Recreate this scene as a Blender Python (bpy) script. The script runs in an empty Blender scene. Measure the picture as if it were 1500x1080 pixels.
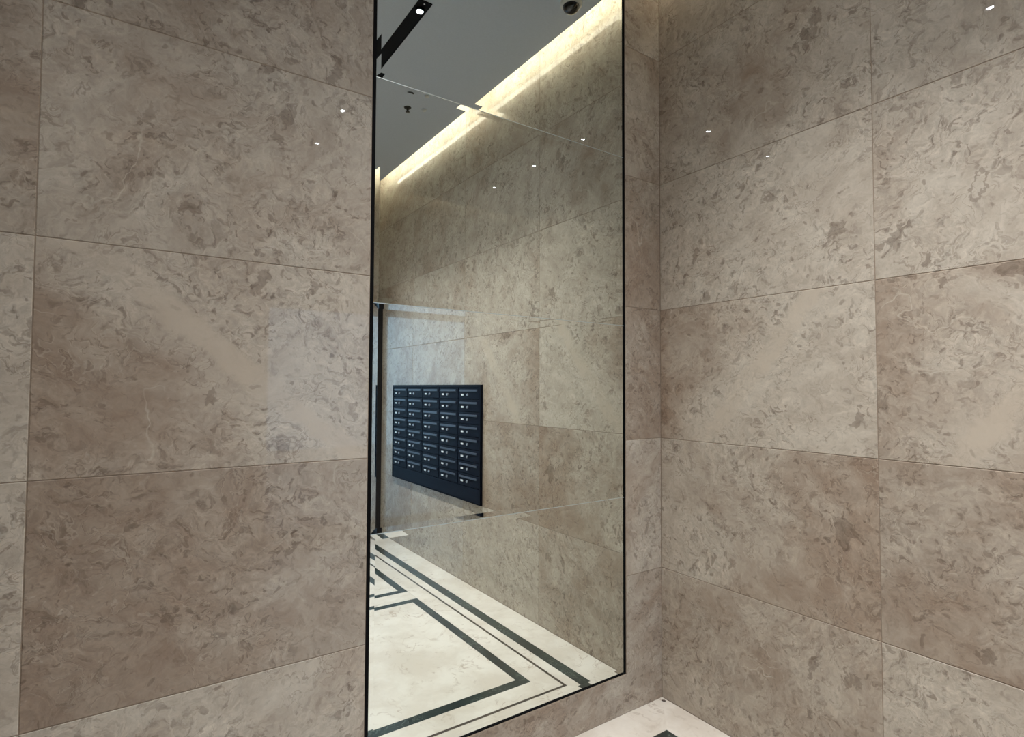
import bpy, bmesh, math, random
from mathutils import Matrix, Vector
random.seed(7)
scene = bpy.context.scene
COL = scene.collection

# ------------------------------------------------------------------ camera
# corner of the lobby = origin, mirror wall = plane y 0, plain stone wall = plane x 0
FPX, YAW, PITCH, ROLL = 822.34, 0.599175, 0.03467, 0.0043156
CAM = Vector((-2.06872, -1.7884, 1.42333))
cd = bpy.data.cameras.new('camera'); cam = bpy.data.objects.new('camera', cd); COL.objects.link(cam)
F = Vector((math.sin(YAW) * math.cos(PITCH), math.cos(YAW) * math.cos(PITCH), math.sin(PITCH)))
R0 = Vector((math.cos(YAW), -math.sin(YAW), 0)); U0 = R0.cross(F)
RX = R0 * math.cos(ROLL) + U0 * math.sin(ROLL); UX = -R0 * math.sin(ROLL) + U0 * math.cos(ROLL)
cam.matrix_world = Matrix(((RX.x, UX.x, -F.x, CAM.x), (RX.y, UX.y, -F.y, CAM.y), (RX.z, UX.z, -F.z, CAM.z), (0, 0, 0, 1)))
cd.sensor_width = 36; cd.lens = 36 * FPX / 1500; cd.clip_start = 0.02
scene.camera = cam

# ------------------------------------------------------------------ light levels, world, exposure
LED_STRENGTH = 420.0        # glow of the cool white spot lenses
SPOT_WATTS = 125.0           # downward beam of each spot
SPOT_ANGLE = 95
COVE_STRENGTH = 13.5        # warm strips above the ceiling edge
SKY_STRENGTH = 4.0          # overcast daylight behind the glass door
scene.view_settings.view_transform = 'Standard'; scene.view_settings.look = 'None'
scene.view_settings.exposure = 0.0; scene.view_settings.gamma = 1.0
scene.view_settings.use_curve_mapping = False
scene.cycles.max_bounces = 10; scene.cycles.diffuse_bounces = 5; scene.cycles.glossy_bounces = 6
scene.cycles.sample_clamp_indirect = 60.0; scene.cycles.blur_glossy = 1.0
world = bpy.data.worlds.new('overcast_sky'); scene.world = world; world.use_nodes = True
bg = world.node_tree.nodes['Background']; bg.inputs[0].default_value = (0.46, 0.68, 1.0, 1); bg.inputs[1].default_value = SKY_STRENGTH

# room sizes (metres)
RW, RD = 3.9, 3.6           # along the mirror wall, along the plain wall
CEIL, SLAB, TOP = 3.402, 3.462, 3.592
ROWS = [0.0, 0.592, 1.192, 1.792, 2.392, 2.992, 3.592]
TW = 0.925
COVE = 0.12

# ------------------------------------------------------------------ node helpers
class NT:
    def __init__(self, name):
        self.m = bpy.data.materials.new(name); self.m.use_nodes = True
        self.t = self.m.node_tree; self.n = self.t.nodes; self.b = self.n['Principled BSDF']
        self.out = self.n['Material Output']
    def link(self, a, b): self.t.links.new(a, b)
    def put(self, sock, v):
        if v is None: return
        if isinstance(v, bpy.types.NodeSocket): self.link(v, sock)
        else: sock.default_value = v
    def math(self, op, a, b=None, c=None, clamp=False):
        n = self.n.new('ShaderNodeMath'); n.operation = op; n.use_clamp = clamp
        for i, v in enumerate((a, b, c)): self.put(n.inputs[i], v)
        return n.outputs[0]
    def vmath(self, op, a, b=None, scale=None):
        n = self.n.new('ShaderNodeVectorMath'); n.operation = op
        self.put(n.inputs[0], a); self.put(n.inputs[1], b)
        if scale is not None: self.put(n.inputs['Scale'], scale)
        return n.outputs['Value'] if op in ('DOT_PRODUCT', 'LENGTH', 'DISTANCE') else n.outputs[0]
    def noise(self, vec, scale, detail=4, rough=0.55, dist=0.0, color=False):
        n = self.n.new('ShaderNodeTexNoise'); self.put(n.inputs['Vector'], vec)
        n.inputs['Scale'].default_value = scale; n.inputs['Detail'].default_value = detail
        n.inputs['Roughness'].default_value = rough; n.inputs['Distortion'].default_value = dist
        return n.outputs['Color' if color else 'Fac']
    def voro(self, vec, scale, feature='F1', rand=1.0):
        n = self.n.new('ShaderNodeTexVoronoi'); n.feature = feature; self.put(n.inputs['Vector'], vec)
        n.inputs['Scale'].default_value = scale; n.inputs['Randomness'].default_value = rand
        return n
    def ramp(self, v, a, b, smooth=True):        # a..b -> 0..1
        n = self.n.new('ShaderNodeMapRange'); n.interpolation_type = 'SMOOTHSTEP' if smooth else 'LINEAR'
        self.put(n.inputs['Value'], v); self.put(n.inputs['From Min'], a); self.put(n.inputs['From Max'], b)
        return n.outputs[0]
    def mix(self, f, a, b):
        n = self.n.new('ShaderNodeMix'); n.data_type = 'RGBA'
        self.put(n.inputs['Factor'], f); self.put(n.inputs[6], a); self.put(n.inputs[7], b)
        return n.outputs[2]
    def attr(self, name, vec=False):
        n = self.n.new('ShaderNodeAttribute'); n.attribute_type = 'OBJECT'; n.attribute_name = name
        return n.outputs['Vector' if vec else 'Fac']
    def objco(self):
        n = self.n.new('ShaderNodeTexCoord'); return n.outputs['Object']
    def sep(self, v):
        n = self.n.new('ShaderNodeSeparateXYZ'); self.put(n.inputs[0], v); return n.outputs
    def comb(self, x, y, z):
        n = self.n.new('ShaderNodeCombineXYZ')
        for i, v in enumerate((x, y, z)): self.put(n.inputs[i], v)
        return n.outputs[0]
    def set(self, **k):
        for a, v in k.items(): self.put(self.b.inputs[a.replace('_', ' ')], v)
        return self

def rgb(r, g, b):                                # sRGB 0..255 -> linear
    f = lambda c: (c / 255 / 12.92) if c / 255 <= 0.04045 else ((c / 255 + 0.055) / 1.055) ** 2.4
    return (f(r), f(g), f(b), 1)

def plain(name, col, rough=0.5, metal=0.0, grain=0.06, gscale=60, coat=0.0, spec=0.5):
    t = NT(name)
    n = t.noise(t.objco(), gscale, 4)
    d = tuple(c * (1 - 2 * grain) for c in col[:3]) + (1,)
    l = tuple(min(1, c * (1 + 2 * grain)) for c in col[:3]) + (1,)
    t.set(Base_Color=t.mix(t.ramp(n, .3, .7), d, l), Roughness=rough, Metallic=metal, Coat_Weight=coat, Specular_IOR_Level=spec)
    return t.m

def emitter(name, col, strength):
    t = NT(name); t.set(Base_Color=(0.8, 0.8, 0.8, 1), Emission_Color=col, Emission_Strength=strength); return t.m

def wall_marble(name):
    """taupe fossil marble: cloudy ground, dense small mottles, curled dark shells, pale slanting veins"""
    t = NT(name); P = t.objco()
    xyz = t.sep(P)
    seed = t.attr('seed')
    off = t.comb(t.math('MULTIPLY', seed, 13.7), 0.0, t.math('MULTIPLY', seed, 7.9))
    # per-slab direction of the bedding
    rot = t.n.new('ShaderNodeVectorRotate'); rot.rotation_type = 'Y_AXIS'
    t.put(rot.inputs['Vector'], t.vmath('ADD', P, off)); t.put(rot.inputs['Angle'], t.math('MULTIPLY', t.math('SINE', t.math('MULTIPLY', seed, 5.1)), 1.1))
    Q = rot.outputs[0]
    w1 = t.vmath('SUBTRACT', t.noise(Q, 3.4, 4, .6, color=True), (.5, .5, .5))
    Qw = t.vmath('ADD', Q, t.vmath('SCALE', w1, scale=.20))
    w2 = t.vmath('SUBTRACT', t.noise(Q, 19, 3, .6, color=True), (.5, .5, .5))
    Qf = t.vmath('ADD', Qw, t.vmath('SCALE', w2, scale=.05))
    Qs = t.vmath('MULTIPLY', Qf, (1.0, 1.0, 1.55))          # streaked along the bedding
    cloud = t.noise(Qw, 2.2, 5, .6)
    cloud2 = t.noise(Qs, 6.5, 6, .65)
    zone = t.ramp(t.noise(Qw, 3.3, 4, .55), .36, .60)       # where the shells crowd
    pale, mid, brown, dark = rgb(193, 183, 168), rgb(172, 160, 145), rgb(141, 119, 101), rgb(96, 79, 66)
    brownf = t.math('ADD', t.attr('brown'), t.math('MULTIPLY', xyz[0], t.attr('grad')))
    brownf = t.math('ADD', brownf, t.math('MULTIPLY', t.math('SUBTRACT', cloud, .5), 3.2), clamp=True)
    c = t.mix(t.ramp(cloud2, .30, .72), mid, pale)
    c = t.mix(t.math('MULTIPLY', brownf, .85), c, t.mix(t.ramp(cloud2, .32, .68), brown, rgb(160, 142, 124)))
    # pale slanting vein on some slabs
    ang, boff, bw = t.attr('band_angle'), t.attr('band_offset'), t.attr('band_width')
    dist = t.math('ADD', t.math('MULTIPLY', xyz[0], t.math('SINE', ang)), t.math('MULTIPLY', xyz[2], t.math('COSINE', ang)))
    wob = t.math('MULTIPLY', t.math('SUBTRACT', t.noise(Q, 8, 5, .65), .5), .10)
    dist = t.math('ABSOLUTE', t.math('SUBTRACT', t.math('ADD', dist, wob), boff))
    rel = t.math('DIVIDE', dist, t.math('MAXIMUM', bw, .0001)); has = t.math('GREATER_THAN', bw, .001)
    band = t.math('MULTIPLY', t.math('MULTIPLY', t.ramp(rel, 1.15, .5), has), t.math('ADD', .45, t.math('MULTIPLY', t.ramp(t.noise(Q, 5.5, 4), .42, .58), .55)))
    c = t.mix(t.math('MULTIPLY', t.math('MULTIPLY', t.ramp(rel, 4.0, 1.2), has), .38), c, pale)
    calm = t.math('SUBTRACT', 1.0, t.math('MULTIPLY', band, .85))
    zone = t.math('MULTIPLY', t.math('ADD', .35, t.math('MULTIPLY', zone, .65)), calm)
    # dense soft mottles at two sizes
    m1 = t.noise(Qs, 34, 5, .65, .7); m2 = t.noise(Qf, 85, 4, .62, .4)
    # ragged dark flecks
    f1 = t.noise(Qs, 19, 5, .58, .8)
    c = t.mix(t.math('MULTIPLY', t.math('MULTIPLY', t.ramp(f1, .55, .65), zone), .40), c, dark)
    f2 = t.noise(Qf, 36, 3, .5, .8)
    c = t.mix(t.math('MULTIPLY', t.math('MULTIPLY', t.ramp(f2, .58, .67), zone), .52), c, dark)
    f3 = t.noise(Qs, 24, 4, .6, 1.6)
    c = t.mix(t.math('MULTIPLY', t.math('MULTIPLY', t.ramp(f3, .60, .70), zone), .30), c, rgb(206, 195, 177))
    # curled shell outlines, dark and pale
    n2 = t.noise(Qf, 10, 3, .5, 1.6); d2 = t.math('SUBTRACT', n2, .5)
    lm = t.math('MULTIPLY', t.ramp(t.noise(Q, 5.3, 3), .46, .6), calm)
    c = t.mix(t.math('MULTIPLY', t.math('MULTIPLY', t.ramp(t.math('ABSOLUTE', d2), .020, .004), lm), .34), c, dark)
    c = t.mix(t.math('MULTIPLY', t.math('MULTIPLY', t.ramp(t.math('ABSOLUTE', t.math('SUBTRACT', d2, .03)), .016, .003), lm), .2), c, rgb(208, 198, 180))
    # few long pale hair veins
    n3 = t.noise(Qw, 3.1, 2, .5, .6)
    ln3 = t.ramp(t.math('ABSOLUTE', t.math('SUBTRACT', n3, .47)), .007, .001)
    c = t.mix(t.math('MULTIPLY', t.math('MULTIPLY', ln3, t.ramp(t.noise(Q, 2.7, 2), .54, .64)), .4), c, rgb(205, 195, 178))
    # small scattered spots
    vo = t.voro(Qf, 21); vs = t.ramp(vo.outputs['Distance'], .24, .12)
    vr = t.math('GREATER_THAN', t.sep(vo.outputs['Color'])[0], .82)
    c = t.mix(t.math('MULTIPLY', t.math('MULTIPLY', vs, vr), .45), c, dark)
    c = t.mix(t.math('MULTIPLY', band, .6), c, rgb(192, 178, 160))
    # larger dark inclusions with a place of their own on some slabs
    w2x, w2z = t.sep(w2)[0], t.sep(w2)[2]
    rag = t.math('MULTIPLY', t.math('SUBTRACT', f1, .5), 3.2)
    for k in 'abc':
        bs = t.sep(t.attr('blot_' + k, True))
        dx = t.math('SUBTRACT', t.math('ADD', xyz[0], t.math('MULTIPLY', w2x, .10)), bs[0])
        dz = t.math('SUBTRACT', t.math('ADD', xyz[2], t.math('MULTIPLY', w2z, .14)), bs[1])
        dx = t.math('ADD', dx, t.math('MULTIPLY', dz, -.35))
        d = t.math('SQRT', t.math('ADD', t.math('MULTIPLY', t.math('MULTIPLY', dx, dx), 3.2), t.math('MULTIPLY', dz, dz)))
        q = t.math('SUBTRACT', t.math('DIVIDE', d, t.math('MAXIMUM', t.math('ABSOLUTE', bs[2]), .0001)), rag)
        f = t.math('MULTIPLY', t.ramp(q, 1.05, .8), t.math('GREATER_THAN', bs[2], .001))
        if k == 'c':                                        # a negative size gives an open shell outline
            q = t.math('ADD', q, t.math('MULTIPLY', rag, .6))
            f = t.math('MAXIMUM', f, t.math('MULTIPLY', t.ramp(t.math('ABSOLUTE', t.math('SUBTRACT', q, 1.0)), .26, .14), t.math('LESS_THAN', bs[2], -.001)))
        c = t.mix(t.math('MULTIPLY', f, .42), c, dark)
    mot = t.math('MULTIPLY', t.math('ADD', t.math('MULTIPLY', t.math('SUBTRACT', m1, .5), .85), t.math('MULTIPLY', t.math('SUBTRACT', m2, .5), .6)), zone)
    tone = t.math('MULTIPLY', t.math('ADD', 1.0, mot), t.math('ADD', 1.0, t.attr('tone')))
    c = t.vmath('MULTIPLY', c, t.comb(tone, tone, tone))
    t.set(Base_Color=c, Roughness=.5, Specular_IOR_Level=.2, Coat_Weight=.4, Coat_Roughness=0.0, Coat_IOR=1.42)
    return t.m

def cream_marble(name):
    t = NT(name); P = t.objco(); seed = t.attr('seed')
    Q = t.vmath('ADD', P, t.comb(t.math('MULTIPLY', seed, 9.1), t.math('MULTIPLY', seed, 4.7), 0.0))
    w = t.vmath('SUBTRACT', t.noise(Q, 3, 4, .6, color=True), (.5, .5, .5))
    Qw = t.vmath('ADD', Q, t.vmath('SCALE', w, scale=.3))
    c = t.mix(t.ramp(t.noise(Qw, 3.5, 6, .6), .35, .65), rgb(206, 195, 181), rgb(222, 214, 202))
    n = t.noise(Qw, 5, 4, .55, 1.0)
    v = t.math('MULTIPLY', t.ramp(t.math('ABSOLUTE', t.math('SUBTRACT', n, .5)), .02, .002), t.ramp(t.noise(Q, 3, 3), .5, .64))
    c = t.mix(t.math('MULTIPLY', v, .6), c, rgb(160, 138, 120))
    s = t.math('MULTIPLY', t.ramp(t.noise(Qw, 22, 5, .65), .56, .68), t.ramp(t.noise(Q, 4, 2), .42, .62))
    c = t.mix(t.math('MULTIPLY', s, .5), c, rgb(160, 142, 124))
    t.set(Base_Color=c, Roughness=.35, Specular_IOR_Level=.3, Coat_Weight=.6, Coat_Roughness=.04, Coat_IOR=1.45)
    return t.m

def green_marble(name, base=(44, 52, 48), vein=(120, 130, 120)):
    t = NT(name); P = t.objco(); seed = t.attr('seed')
    Q = t.vmath('ADD', P, t.comb(t.math('MULTIPLY', seed, 9.1), t.math('MULTIPLY', seed, 4.7), 0.0))
    n = t.noise(Q, 18, 6, .65, 1.2)
    c = t.mix(t.ramp(t.noise(Q, 6, 5), .3, .7), rgb(*[int(v * .75) for v in base]), rgb(*[int(v * 1.2) for v in base]))
    v = t.math('MULTIPLY', t.ramp(t.math('ABSOLUTE', t.math('SUBTRACT', n, .5)), .02, .002), t.ramp(t.noise(Q, 5, 2), .46, .6))
    c = t.mix(t.math('MULTIPLY', v, .8), c, rgb(*vein))
    t.set(Base_Color=c, Roughness=.3, Specular_IOR_Level=.35, Coat_Weight=.7, Coat_Roughness=.04)
    return t.m

def mirror_mat():
    t = NT('silvered_glass')
    n = t.noise(t.objco(), 5, 5, .6)
    t.set(Base_Color=t.mix(t.ramp(n, .3, .7), (.855, .905, .86, 1), (.875, .92, .88, 1)), Metallic=1.0, Roughness=0.0)
    return t.m

def glass_mat():
    t = NT('clear_door_glass')
    tr = t.n.new('ShaderNodeBsdfTransparent'); tr.inputs[0].default_value = (.86, .93, .93, 1)
    gl = t.n.new('ShaderNodeBsdfGlossy'); gl.inputs['Roughness'].default_value = .01
    fr = t.n.new('ShaderNodeFresnel'); fr.inputs[0].default_value = 1.45
    mx = t.n.new('ShaderNodeMixShader'); t.link(fr.outputs[0], mx.inputs[0]); t.link(tr.outputs[0], mx.inputs[1]); t.link(gl.outputs[0], mx.inputs[2])
    t.link(mx.outputs[0], t.out.inputs[0]); return t.m

M = dict(
    marble=wall_marble('taupe_marble'), cream=cream_marble('cream_marble'), green=green_marble('dark_green_marble'),
    brownline=green_marble('dark_brown_stone', (72, 64, 56), (110, 98, 84)),
    mortar=plain('tile_mortar', rgb(146, 129, 112), .9), mirror=mirror_mat(),
    edge=plain('black_mirror_backing', rgb(5, 5, 6), .7, spec=.1), glass=glass_mat(),
    ceiling=plain('grey_white_ceiling_paint', rgb(200, 209, 221), .85, grain=.012, gscale=90),
    plaster=plain('white_cove_plaster', rgb(225, 222, 214), .9, grain=.015),
    trough=plain('black_light_trough', rgb(4, 5, 9), .6, spec=.2), chrome=plain('brushed_steel', rgb(190, 192, 196), .25, 1.0, .02),
    led=emitter('led_lens', (0.86, 0.93, 1.0, 1), LED_STRENGTH), cove=emitter('warm_led_strip', (1.0, .955, .79, 1), COVE_STRENGTH),
    navy=plain('navy_painted_steel', rgb(8, 12, 24), .6, 0, .05, 40, spec=.1), navy2=plain('navy_door_steel', rgb(10, 15, 29), .6, 0, .05, 40, spec=.1),
    slot=plain('grey_flap_steel', rgb(62, 68, 82), .45, 0, .04), plate=plain('white_number_plate', rgb(225, 228, 232), .4, 0, .02),
    frame=plain('dark_bronze_frame', rgb(40, 38, 40), .4, .4), white=plain('white_plastic', rgb(222, 222, 218), .45, 0, .015),
    dome=plain('smoked_dome', rgb(26, 25, 24), .12, 0, .02, coat=.6), paving=plain('grey_paving', rgb(140, 142, 146), .8, 0, .06, 8),
    seam=plain('polished_glass_edge', rgb(196, 204, 200), .3, .5, .02),
    lock=plain('pale_lock_metal', rgb(150, 156, 166), .4, .3, .02),
    chip=plain('dark_grit', rgb(84, 72, 64), .8), brass=plain('sprinkler_metal', rgb(70, 70, 68), .35, .8))

# ------------------------------------------------------------------ mesh helpers
def new_obj(name, mesh, mat, parent=None, loc=(0, 0, 0), rz=0.0):
    o = bpy.data.objects.new(name, mesh); COL.objects.link(o)
    if mat is not None and not mesh.materials: mesh.materials.append(mat)
    o.location = loc; o.rotation_euler = (0, 0, rz)
    if parent is not None: o.parent = parent
    return o
def mesh_from(bm, name):
    bmesh.ops.recalc_face_normals(bm, faces=bm.faces)
    me = bpy.data.meshes.new(name); bm.to_mesh(me); bm.free(); return me
def box_bm(bm, x0, x1, y0, y1, z0, z1):
    v = [bm.verts.new(p) for p in ((x0, y0, z0), (x1, y0, z0), (x1, y1, z0), (x0, y1, z0), (x0, y0, z1), (x1, y0, z1), (x1, y1, z1), (x0, y1, z1))]
    for f in ((0, 3, 2, 1), (4, 5, 6, 7), (0, 1, 5, 4), (1, 2, 6, 5), (2, 3, 7, 6), (3, 0, 4, 7)): bm.faces.new([v[i] for i in f])
def box(name, x0, x1, y0, y1, z0, z1, mat, parent=None, bevel=0.0):
    """a box given by its corner coordinates in the parent's frame"""
    cx, cy, cz = (x0 + x1) / 2, (y0 + y1) / 2, (z0 + z1) / 2
    bm = bmesh.new(); box_bm(bm, x0 - cx, x1 - cx, y0 - cy, y1 - cy, z0 - cz, z1 - cz)
    if bevel: bmesh.ops.bevel(bm, geom=list(bm.edges), offset=bevel, segments=2, affect='EDGES', profile=.6)
    return new_obj(name, mesh_from(bm, name), mat, parent, (cx, cy, cz))
def boxes(name, lst, mat, parent=None):
    bm = bmesh.new()
    for b in lst: box_bm(bm, *b)
    return new_obj(name, mesh_from(bm, name), mat, parent)
def lathe(name, prof, mat, parent=None, loc=(0, 0, 0), n=24, smooth=True):
    bm = bmesh.new(); rings = []
    for r, z in prof:
        rings.append([bm.verts.new((r * math.cos(2 * math.pi * i / n), r * math.sin(2 * math.pi * i / n), z)) for i in range(n)] if r > 1e-6 else [bm.verts.new((0, 0, z))])
    for a, b in zip(rings, rings[1:]):
        for i in range(n):
            j = (i + 1) % n
            if len(a) == 1: bm.faces.new((a[0], b[i], b[j]))
            elif len(b) == 1: bm.faces.new((a[i], a[j], b[0]))
            else: bm.faces.new((a[i], a[j], b[j], b[i]))
    me = mesh_from(bm, name)
    if smooth:
        for f in me.polygons: f.use_smooth = True
    return new_obj(name, me, mat, parent, loc)
def empty(name, loc=(0, 0, 0), rz=0.0):
    o = bpy.data.objects.new(name, None); COL.objects.link(o); o.location = loc; o.rotation_euler = (0, 0, rz); o.empty_display_size = .1; return o
def tag(o, label, cat, group=None, kind=None):
    o['label'] = label; o['category'] = cat
    if group: o['group'] = group
    if kind: o['kind'] = kind
    return o
def struct(o, label, cat): return tag(o, label, cat, kind='structure')

# ------------------------------------------------------------------ walls
TH = 0.02        # stone thickness
tile_meshes = {}
def tile_mesh(w, h):
    key = (round(w, 4), round(h, 4))
    if key in tile_meshes: return tile_meshes[key]
    bm = bmesh.new(); g, c = .0008, .0016          # half joint, arris
    a, b = w / 2 - g, h / 2 - g
    ring = lambda x, z, y: [bm.verts.new(p) for p in ((-x, y, -z), (x, y, -z), (x, y, z), (-x, y, z))]
    r0, r1, r2 = ring(a, b, TH), ring(a, b, c), ring(a - c, b - c, 0)
    bm.faces.new(r0[::-1]); bm.faces.new(r2)
    for p, q in ((r0, r1), (r1, r2)):
        for i in range(4): bm.faces.new((p[i], p[(i + 1) % 4], q[(i + 1) % 4], q[i]))
    me = mesh_from(bm, 'marble_tile'); me.materials.append(M['marble']); tile_meshes[key] = me; return me

def dress(o, ci, ri, base, style):
    o['seed'] = 1.37 * (ci + 1) + .731 * ri + base
    o['tone'] = random.uniform(-.05, .05); o['brown'] = random.uniform(-.1, .35); o['grad'] = 0.0
    for k in ('band_angle', 'band_offset', 'band_width'): o[k] = 0.0
    for k in ('blot_a', 'blot_b', 'blot_c'): o[k] = (0.0, 0.0, 0.0)
    for k, v in style.get((ci, ri), {}).items(): o[k] = v

def lay_tiles(wall, edges, rz, to_world, style, first=0, low=0):
    for ci, (u0, u1) in enumerate(zip(edges, edges[1:]), first):
        for ri in range(low, len(ROWS) - 1):
            z0, z1 = ROWS[ri], ROWS[ri + 1]
            o = new_obj('marble_tile', tile_mesh(abs(u1 - u0), z1 - z0), None, wall, to_world((u0 + u1) / 2, (z0 + z1) / 2), rz)
            dress(o, ci, ri, 0.0 if rz == 0 else 11.3, style)

# the mirror sits in a shallow opening of the stone
MX0, MX1, MZ0, MH = -1.403, -.2335, .171, .7675
OX0, OX1, OZ0, OZ1 = MX0 - .0135, MX1 + .0035, MZ0 - .0035, MZ0 + 4 * MH + .0045
wall_mirror = struct(boxes('wall_left', [(-RW - .15, OX0, .0014, .15, -.08, TOP), (OX1, .15, .0014, .15, -.08, TOP), (OX0, OX1, .0014, .15, -.08, OZ0), (OX0, OX1, .0014, .15, OZ1, TOP), (OX0, OX1, .030, .15, OZ0, OZ1)], M['mortar']), 'taupe polished marble wall that carries the tall mirror', 'wall')
# columns from the corner going away from it: strip beside the mirror, behind it, big left slabs, sliver
BA, BB, BC = (0.683, -0.005), (-0.88, -0.014), (-0.902, 0.012)      # slope and offset of the pale veins
A_EDGES = [-3.9, -3.191, -2.266, OX0]
A_STYLE = {
    (1, 0): dict(brown=-.1, tone=-.02), (1, 1): dict(brown=-.3, tone=.08), (1, 2): dict(brown=-.3, tone=.06), (1, 3): dict(brown=.45, tone=-.08), (1, 4): dict(brown=.2, tone=-.05),
    (2, 0): dict(brown=.0, tone=.03, grad=.5), (2, 1): dict(brown=.75, grad=-1.2, tone=-.06, blot_a=(0.109, -.155, .02), blot_b=(0.189, .05, .03), blot_c=(-0.121, -.09, .022)),
    (2, 2): dict(brown=.35, grad=-1.2, band_angle=BA[0], band_offset=BA[1] + .039 * math.sin(BA[0]), band_width=.04, blot_a=(0.089, .24, .04), blot_b=(-0.031, -.11, .025), blot_c=(0.239, .24, .03), tone=.0),
    (2, 3): dict(brown=.15, tone=-.05, blot_a=(0.155, .165, .04), blot_b=(0.129, .09, .03), blot_c=(-0.091, -.17, .03)),
    (2, 4): dict(brown=.2, tone=-.05, blot_a=(0.299, -.27, .04)),
    (3, 0): dict(brown=.65, tone=-.02), (3, 1): dict(brown=.25, tone=.02), (3, 2): dict(brown=.9, tone=-.02), (3, 3): dict(brown=.85, tone=-.02), (3, 4): dict(brown=.35), (3, 5): dict(brown=.2, tone=.03)}
lay_tiles(wall_mirror, A_EDGES, 0.0, lambda u, z: (u, 0, z), A_STYLE)
lay_tiles(wall_mirror, [OX1, 0.0], 0.0, lambda u, z: (u, 0, z), A_STYLE, 3, 1)
g = .0008
bm = bmesh.new()                        # the lowest slab is cut out around the mirror's lower corner
pts = [(OX0 + g, g), (-g, g), (-g, ROWS[1] - g), (OX1 + g, ROWS[1] - g), (OX1 + g, OZ0 - g), (OX0 + g, OZ0 - g)]
fr, bk = [bm.verts.new((x, 0, z)) for x, z in pts], [bm.verts.new((x, TH, z)) for x, z in pts]
bm.faces.new(fr); bm.faces.new(bk[::-1])
for i in range(6): bm.faces.new((fr[i], bk[i], bk[(i + 1) % 6], fr[(i + 1) % 6]))
dress(new_obj('marble_tile', mesh_from(bm, 'marble_tile'), M['marble'], wall_mirror), 3, 0, 0.0, A_STYLE)
o = new_obj('marble_tile', tile_mesh(OX1 - OX0, TOP - OZ1), None, wall_mirror, ((OX0 + OX1) / 2, 0, (OZ1 + TOP) / 2)); dress(o, 4, 5, 0.0, A_STYLE)

wall_plain = struct(boxes('wall_right', [(.0014, .15, -RD - .15, .0014, -.08, TOP)], M['mortar']), 'taupe polished marble wall with the dark letter boxes', 'wall')
B_EDGES = [0.0, TW, 2 * TW, 3 * TW, RD]
B_STYLE = {
    (0, 0): dict(brown=.35, grad=.3, tone=.02, blot_a=(.23, .116, .03), blot_b=(.373, .13, .05)), (0, 1): dict(brown=.35, grad=1.3, tone=.03, blot_a=(.345, .03, .06), blot_b=(.33, -.12, .03)),
    (0, 2): dict(brown=.15, grad=-1.5, tone=.07, band_angle=BB[0], band_offset=BB[1], band_width=.045, blot_a=(.405, -.165, .028)),
    (0, 3): dict(brown=-.15, tone=.06, blot_a=(-.264, -.093, .035), blot_b=(.34, -.11, .055), blot_c=(.154, .067, .028)),
    (0, 4): dict(brown=.25, tone=.02, blot_a=(.27, .076, .06), blot_b=(.38, -.18, .018)), (0, 5): dict(brown=.25, tone=.04),
    (1, 0): dict(brown=-.25, tone=.03), (1, 1): dict(brown=.7, tone=-.02, blot_a=(-.19, -.249, .025)),
    (1, 2): dict(brown=.4, grad=-.6, tone=.03, band_angle=BC[0], band_offset=BC[1], band_width=.045, blot_a=(-.266, .249, .02), blot_b=(-.11, .28, .04)),
    (1, 3): dict(brown=.0, tone=.02, blot_a=(-.40, -.165, .045), blot_b=(-.31, -.27, .02), blot_c=(-.18, -.05, -.034)), (1, 4): dict(brown=.0, tone=-.02)}
lay_tiles(wall_plain, B_EDGES, -math.pi / 2, lambda u, z: (0, -u, z), B_STYLE)

w = struct(boxes('wall_far', [(-RW - .15, -RW, -RD - .15, TH, -.08, TOP)], M['marble']), 'taupe marble wall facing the letter boxes', 'wall'); w['seed'] = 3.1; w['brown'] = .2
# entrance wall with an opening for the glass door
DX0, DX1, DZ = -1.13, -.0008, 2.27
w = struct(boxes('wall_entrance', [(-RW, DX0, -RD - .15, -RD, 0, TOP), (DX0, -.0005, -RD - .15, -RD, DZ, TOP)], M['marble']),
           'taupe marble wall around the glass entrance door', 'wall'); w['seed'] = 5.3; w['brown'] = .2

# ------------------------------------------------------------------ floor: slabs with dark inlay bands
floor = struct(boxes('floor', [(-RW - .1, 0, -RD - .1, 0, -.08, -.012)], M['mortar']), 'cream marble floor with dark green inlaid borders', 'floor')
def poly_slab(name, pts, mat):
    cx = sum(p[0] for p in pts) / len(pts); cy = sum(p[1] for p in pts) / len(pts)
    bm = bmesh.new()
    lo = [bm.verts.new((x - cx, y - cy, -.012)) for x, y in pts]; hi = [bm.verts.new((x - cx, y - cy, 0)) for x, y in pts]
    bm.faces.new(lo[::-1]); bm.faces.new(hi)
    for i in range(len(pts)):
        j = (i + 1) % len(pts); bm.faces.new((lo[i], lo[j], hi[j], hi[i]))
    o = new_obj(name, mesh_from(bm, name), mat, floor, (cx, cy, 0)); o['seed'] = random.uniform(0, 9); return o
J = .0005
def ring(name, r, a, b, mat):
    """four mitred strips between the rectangle r shrunk by a and by b"""
    x0, x1, y0, y1 = r; a += J; b -= J
    o = [(x0 + a, y0 + a), (x1 - a, y0 + a), (x1 - a, y1 - a), (x0 + a, y1 - a)]
    i = [(x0 + b, y0 + b), (x1 - b, y0 + b), (x1 - b, y1 - b), (x0 + b, y1 - b)]
    for k in range(4): poly_slab(name, [o[k], o[(k + 1) % 4], i[(k + 1) % 4], i[k]], mat)
def rect(name, x0, x1, y0, y1, mat): return poly_slab(name, [(x0 + J, y0 + J), (x1 - J, y0 + J), (x1 - J, y1 - J), (x0 + J, y1 - J)], mat)
ROOM = (-RW, 0, -RD, 0)
ring('border_slab', ROOM, 0, .180, M['cream']); ring('inlay_strip', ROOM, .180, .243, M['green'])
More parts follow.
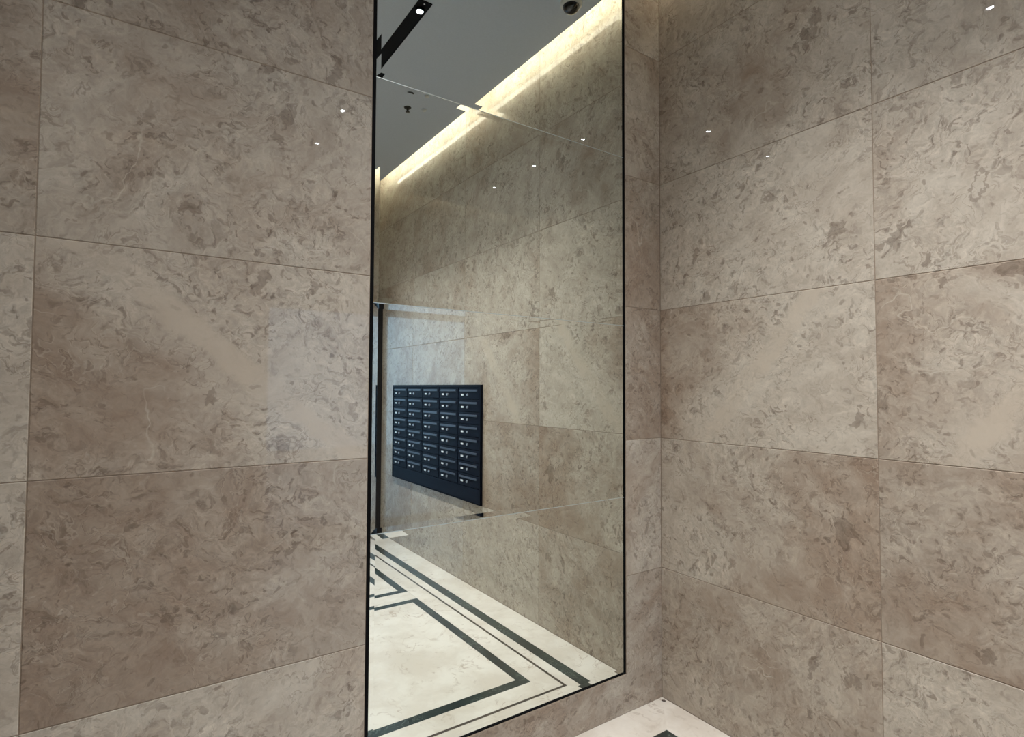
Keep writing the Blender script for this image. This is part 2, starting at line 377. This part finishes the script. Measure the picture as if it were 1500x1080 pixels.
ring('border_slab', ROOM, .243, .300, M['cream']); ring('inlay_line', ROOM, .300, .314, M['brownline'])
ring('border_slab', ROOM, .314, .425, M['cream'])
xm, ym, hg = -RW / 2, -RD / 2, .075
for (x0, x1) in ((-RW + .425, xm - hg), (xm + hg, -.425)):
    for (y0, y1) in ((-RD + .425, ym - hg), (ym + hg, -.425)):
        r = (x0, x1, y0, y1); ring('inlay_strip', r, 0, .052, M['green'])
        rect('field_slab', x0 + .052, x1 - .052, y0 + .052, y1 - .052, M['cream'])
for (y0, y1) in ((-RD + .425, ym - hg), (ym + hg, -.425)): rect('border_slab', xm - hg, xm + hg, y0, y1, M['cream'])
rect('border_slab', -RW + .425, -.425, ym - hg, ym + hg, M['cream'])

# ------------------------------------------------------------------ ceiling with a light cove all round
ceil = struct(boxes('ceiling', [(-RW, -COVE, -RD + COVE, 0, CEIL, SLAB)], M['ceiling']), 'flat grey white dropped ceiling with a glowing gap above the letter box wall', 'ceiling')
boxes('ceiling_deck', [(-RW - .15, .15, -RD - .15, .15, TOP, TOP + .1)], M['plaster'], ceil)
boxes('cove_reflector', [(-COVE - .16, -COVE - .14, -RD + COVE + .14, 0, SLAB, TOP), (-RW, -COVE - .16, -RD + COVE + .14, -RD + COVE + .16, SLAB, TOP)], M['plaster'], ceil)  # unseen boards added to bounce the strip light back out of the gap
def cove_strip(x0, x1, y0, y1, label):
    cx, cy = (x0 + x1) / 2, (y0 + y1) / 2
    o = tag(empty('cove_light_strip', (cx, cy, SLAB)), label, 'light', 'hidden strips in the ceiling cove')
    boxes('channel', [(x0 - cx, x1 - cx, y0 - cy, y1 - cy, .0003, .006)], M['white'], o)
    boxes('diffuser', [(x0 - cx + .001, x1 - cx - .001, y0 - cy + .001, y1 - cy - .001, .0065, .045)], M['cove'], o)
E1, E2 = COVE + .005, COVE + .045       # standing on the dropped ceiling just behind its edge
cove_strip(-E2, -E1, -RD + COVE + .02, -.03, 'warm light strip in the ceiling gap above the letter box wall')
cove_strip(-RW + .1, -.2, -RD + E1, -RD + E2, 'warm light strip in the ceiling gap above the entrance door')

# ------------------------------------------------------------------ recessed linear lights
def linear_light(cx, cy, length, along_y, leds, label, power=1.0):
    t = tag(empty('linear_ceiling_light', (cx, cy, CEIL)), label, 'ceiling light', 'recessed black linear ceiling lights')
    hw = .036; L = length / 2
    def bx(nm, u0, u1, v0, v1, z0, z1, m, par=t):
        return boxes(nm, [(v0, v1, u0, u1, z0, z1) if along_y else (u0, u1, v0, v1, z0, z1)], m, par)
    bx('trough', -L + .003, L - .003, -hw + .003, hw - .003, -.002, 0, M['trough'])
    rim = [(-L, L, -hw, -hw + .003), (-L, L, hw - .003, hw), (-L, -L + .003, -hw + .003, hw - .003), (L - .003, L, -hw + .003, hw - .003)]
    boxes('rim', [((v0, v1, u0, u1) if along_y else (u0, u1, v0, v1)) + (-.005, 0) for u0, u1, v0, v1 in rim], M['trough'], t)
    for u in leds:
        p = (0, u, 0) if along_y else (u, 0, 0)
        s = lathe('spot_module', [(0, -.002), (.024, -.002), (.024, -.014), (.019, -.014), (.0165, -.008), (0, -.008)], M['trough'], t, p, 20, False)
        for nm, ang, k in (('spot_beam', SPOT_ANGLE, 1.0), ('spot_spill', 146, .075)):   # beam and the softer spill of the lens
            ld = bpy.data.lights.new(nm, 'SPOT'); ld.energy = SPOT_WATTS * power * k; ld.color = (.985, .99, 1.0); ld.shadow_soft_size = .014
            ld.spot_size = math.radians(ang); ld.spot_blend = 1.0
            lo = bpy.data.objects.new(nm, ld); COL.objects.link(lo); lo.parent = s; lo.location = (0, 0, -.03)
        lathe('lens', [(.0155, -.0082), (.0155, -.0105), (0, -.0115)], M['led'], s, (0, 0, 0), 20)
    p = (0, L - .02, 0) if along_y else (L - .02, 0, 0)
    lathe('fixing_screw', [(0, -.002), (.007, -.002), (.006, -.006), (0, -.007)], M['chrome'], t, p, 12)
LY = [-.837, -1.49, -2.143, -2.796]
cyb = (LY[0] + LY[-1]) / 2
linear_light(-.855, cyb, LY[0] - LY[-1] + .15, True, [y - cyb for y in LY], 'black linear spot light in the ceiling along the letter box wall')
linear_light(-1.95, -.84, 1.0, False, [-.4, .4], 'black linear spot light in the ceiling along the mirror wall', .3)

# dome camera, sprinkler, detector
t = tag(empty('dome_camera', (-.236, -.350, CEIL)), 'small dark dome camera with a white ring on the ceiling', 'camera')
lathe('base_ring', [(0, 0), (.056, 0), (.056, -.012), (.052, -.018), (.042, -.019)], M['white'], t)
lathe('dome', [(.043, -.018)] + [(.043 * math.cos(a), -.018 - .036 * math.sin(a)) for a in [k * math.pi / 16 for k in range(1, 8)]] + [(0, -.054)], M['dome'], t)
t = tag(empty('sprinkler_head', (-.484, -1.833, CEIL)), 'small dark metal sprinkler head on the ceiling', 'sprinkler')
lathe('escutcheon', [(0, 0), (.026, 0), (.022, -.006), (.01, -.008), (0, -.008)], M['brass'], t)
lathe('nozzle', [(.008, -.008), (.008, -.02), (.004, -.026), (.015, -.03), (.015, -.032), (0, -.032)], M['brass'], t)
t = tag(empty('ceiling_sensor', (-.376, -1.793, CEIL)), 'tiny white round sensor on the ceiling beside the sprinkler head', 'sensor')
lathe('body', [(0, 0), (.017, 0), (.015, -.008), (.009, -.012)], M['white'], t)
lathe('sensor_lens', [(.009, -.011), (.006, -.015), (0, -.016)], M['white'], t)

# ------------------------------------------------------------------ mirror: four bevelled panels on a black board
t = tag(empty('wall_mirror', ((MX0 + MX1) / 2, 0, MZ0)), 'tall frameless mirror in stacked panes with thin black edges', 'mirror')
mw = (MX1 - MX0) / 2
mt = 4 * MH
boxes('backing_board', [(-mw - .013, mw + .003, .0165, .0295, -.003, mt + .004)], M['edge'], t)
boxes('edge_bead', [(-mw - .013, -mw - .0004, .0025, .0163, -.003, mt + .004), (mw + .0004, mw + .003, .004, .0163, -.003, mt + .004),
                    (-mw - .0004, mw + .0004, .004, .0163, -.003, -.0004), (-mw - .0004, mw + .0004, .004, .0163, mt + .0004, mt + .004)], M['edge'], t)
def mirror_panel(w, h):
    bm = bmesh.new(); b = .019; lip = .00043; yf = -.0055
    ring = lambda e, y: [bm.verts.new(p) for p in ((-w + e, y, e), (w - e, y, e), (w - e, y, h - e), (-w + e, y, h - e))]
    r0, r1, r2 = ring(0, 0), ring(0, yf - lip), ring(b, yf)
    bm.faces.new(r0[::-1]); bm.faces.new(r2)
    for p, q in ((r0, r1), (r1, r2)):
        for i in range(4): bm.faces.new((p[i], p[(i + 1) % 4], q[(i + 1) % 4], q[i]))
    me = mesh_from(bm, 'mirror_panel'); me.materials.append(M['mirror']); return me
pm = mirror_panel(mw, MH - .0012)
for k in range(4): new_obj('mirror_panel', pm, None, t, (0, .0163, k * MH + .0006))
for k in range(1, 4): boxes('seam_strip', [(-mw, mw, .0099, .0108, k * MH - .0013, k * MH + .0013)], M['seam'], t)

# ------------------------------------------------------------------ letter boxes on the plain wall
BY0, BY1, BZ0, BZ1 = -1.581, -3.165, .597, 1.446
bw, bh = BY0 - BY1, BZ1 - BZ0
# local frame: x runs away from the mirror wall, -y into the room, z up
t = tag(empty('letter_box_bank', (0, BY0, BZ0), -math.pi / 2), 'dark navy steel bank of forty letter boxes on the marble wall', 'letter boxes')
boxes('cabinet', [(0, bw, -.009, -.0005, 0, bh)], M['navy'], t)
rimw = .014
boxes('surround', [(0, rimw, -.021, -.009, 0, bh), (bw - rimw, bw, -.021, -.009, 0, bh), (rimw, bw - rimw, -.021, -.009, bh - .018, bh), (rimw, bw - rimw, -.021, -.009, 0, .006)], M['navy'], t)
box('base_panel', rimw + .002, bw - rimw - .002, -.019, -.009, .008, .108, M['navy2'], t, .0015)
cw = (bw - 2 * rimw) / 5; ch = (bh - .018 - .110) / 8
bm = bmesh.new(); box_bm(bm, -cw / 2 + .004, cw / 2 - .004, -.010, 0, -ch / 2 + .0025, ch / 2 - .0025)
bmesh.ops.bevel(bm, geom=list(bm.edges), offset=.0015, segments=1, affect='EDGES'); door_me = mesh_from(bm, 'door'); door_me.materials.append(M['navy2'])
bm = bmesh.new(); box_bm(bm, -cw * .41, cw * .41, -.007, 0, -.008, .008); bmesh.ops.bevel(bm, geom=list(bm.edges), offset=.003, segments=2, affect='EDGES')
slot_me = mesh_from(bm, 'slot_flap'); slot_me.materials.append(M['slot'])
bm = bmesh.new(); box_bm(bm, -.017, .017, -.003, 0, -.0065, .0065); bmesh.ops.bevel(bm, geom=list(bm.edges), offset=.001, segments=1, affect='EDGES')
plate_me = mesh_from(bm, 'number_plate'); plate_me.materials.append(M['plate'])
bm = bmesh.new(); bmesh.ops.create_cone(bm, cap_ends=True, segments=14, radius1=.0095, radius2=.0085, depth=.008, matrix=Matrix.Rotation(math.pi / 2, 4, 'X'))
lock_me = mesh_from(bm, 'lock'); lock_me.materials.append(M['lock'])
for c in range(5):
    for r in range(8):
        d = new_obj('door', door_me, None, t, (rimw + (c + .5) * cw, -.0092, .110 + (r + .5) * ch))
        new_obj('slot_flap', slot_me, None, d, (0, -.0101, ch * .22))
        new_obj('number_plate', plate_me, None, d, (cw * .29, -.0101, -ch * .13))
        new_obj('lock', lock_me, None, d, (cw * .04, -.0142, -ch * .13))

# ------------------------------------------------------------------ entrance door
t = struct(empty('door_1', ((DX0 + DX1) / 2, -RD - .05, 0)), 'dark framed glass door at the end of the lobby', 'door')
dw = (DX1 - DX0) / 2
fr = .05
box('jamb', -dw, -dw + fr, -.03, .16, 0, DZ, M['frame'], t, .002); box('jamb', dw - fr, dw, -.03, .16, 0, DZ, M['frame'], t, .002)
box('header', -dw + fr, dw - fr, -.03, .16, DZ - .06, DZ, M['frame'], t, .002)
x0, x1 = -dw + fr + .002, dw - fr - .002
lf = boxes('leaf_frame', [(x0, x0 + .045, -.015, .015, .01, DZ - .063), (x1 - .045, x1, -.015, .015, .01, DZ - .063),
                          (x0 + .045, x1 - .045, -.015, .015, .01, .1), (x0 + .045, x1 - .045, -.015, .015, DZ - .12, DZ - .063)], M['frame'], t)
boxes('pane', [(x0 + .045, x1 - .045, -.003, .003, .1, DZ - .12)], M['glass'], lf)
hx = x0 + .022
boxes('pull_handle', [(hx - .01, hx + .01, .045, .062, .85, 1.45), (hx - .006, hx + .006, .015, .045, .9, .915), (hx - .006, hx + .006, .015, .045, 1.385, 1.4)], M['chrome'], lf)
struct(boxes('floor_outside', [(-RW - 3, 3, -RD - 8, -RD, -.1, -.005)], M['paving']), 'grey paving outside the glass entrance door', 'pavement')

# ------------------------------------------------------------------ bit of grit in the corner
bm = bmesh.new(); bmesh.ops.create_icosphere(bm, subdivisions=1, radius=.008)
for v in bm.verts: v.co = Vector((v.co.x * 1.6 * random.uniform(.8, 1.1), v.co.y * .7, max(-.003, v.co.z * .4)))
o = new_obj('grit', mesh_from(bm, 'grit'), M['chip'], None, (-.022, -.028, .0031), -.9)
tag(o, 'small dark bit of grit on the cream floor in the corner', 'debris')
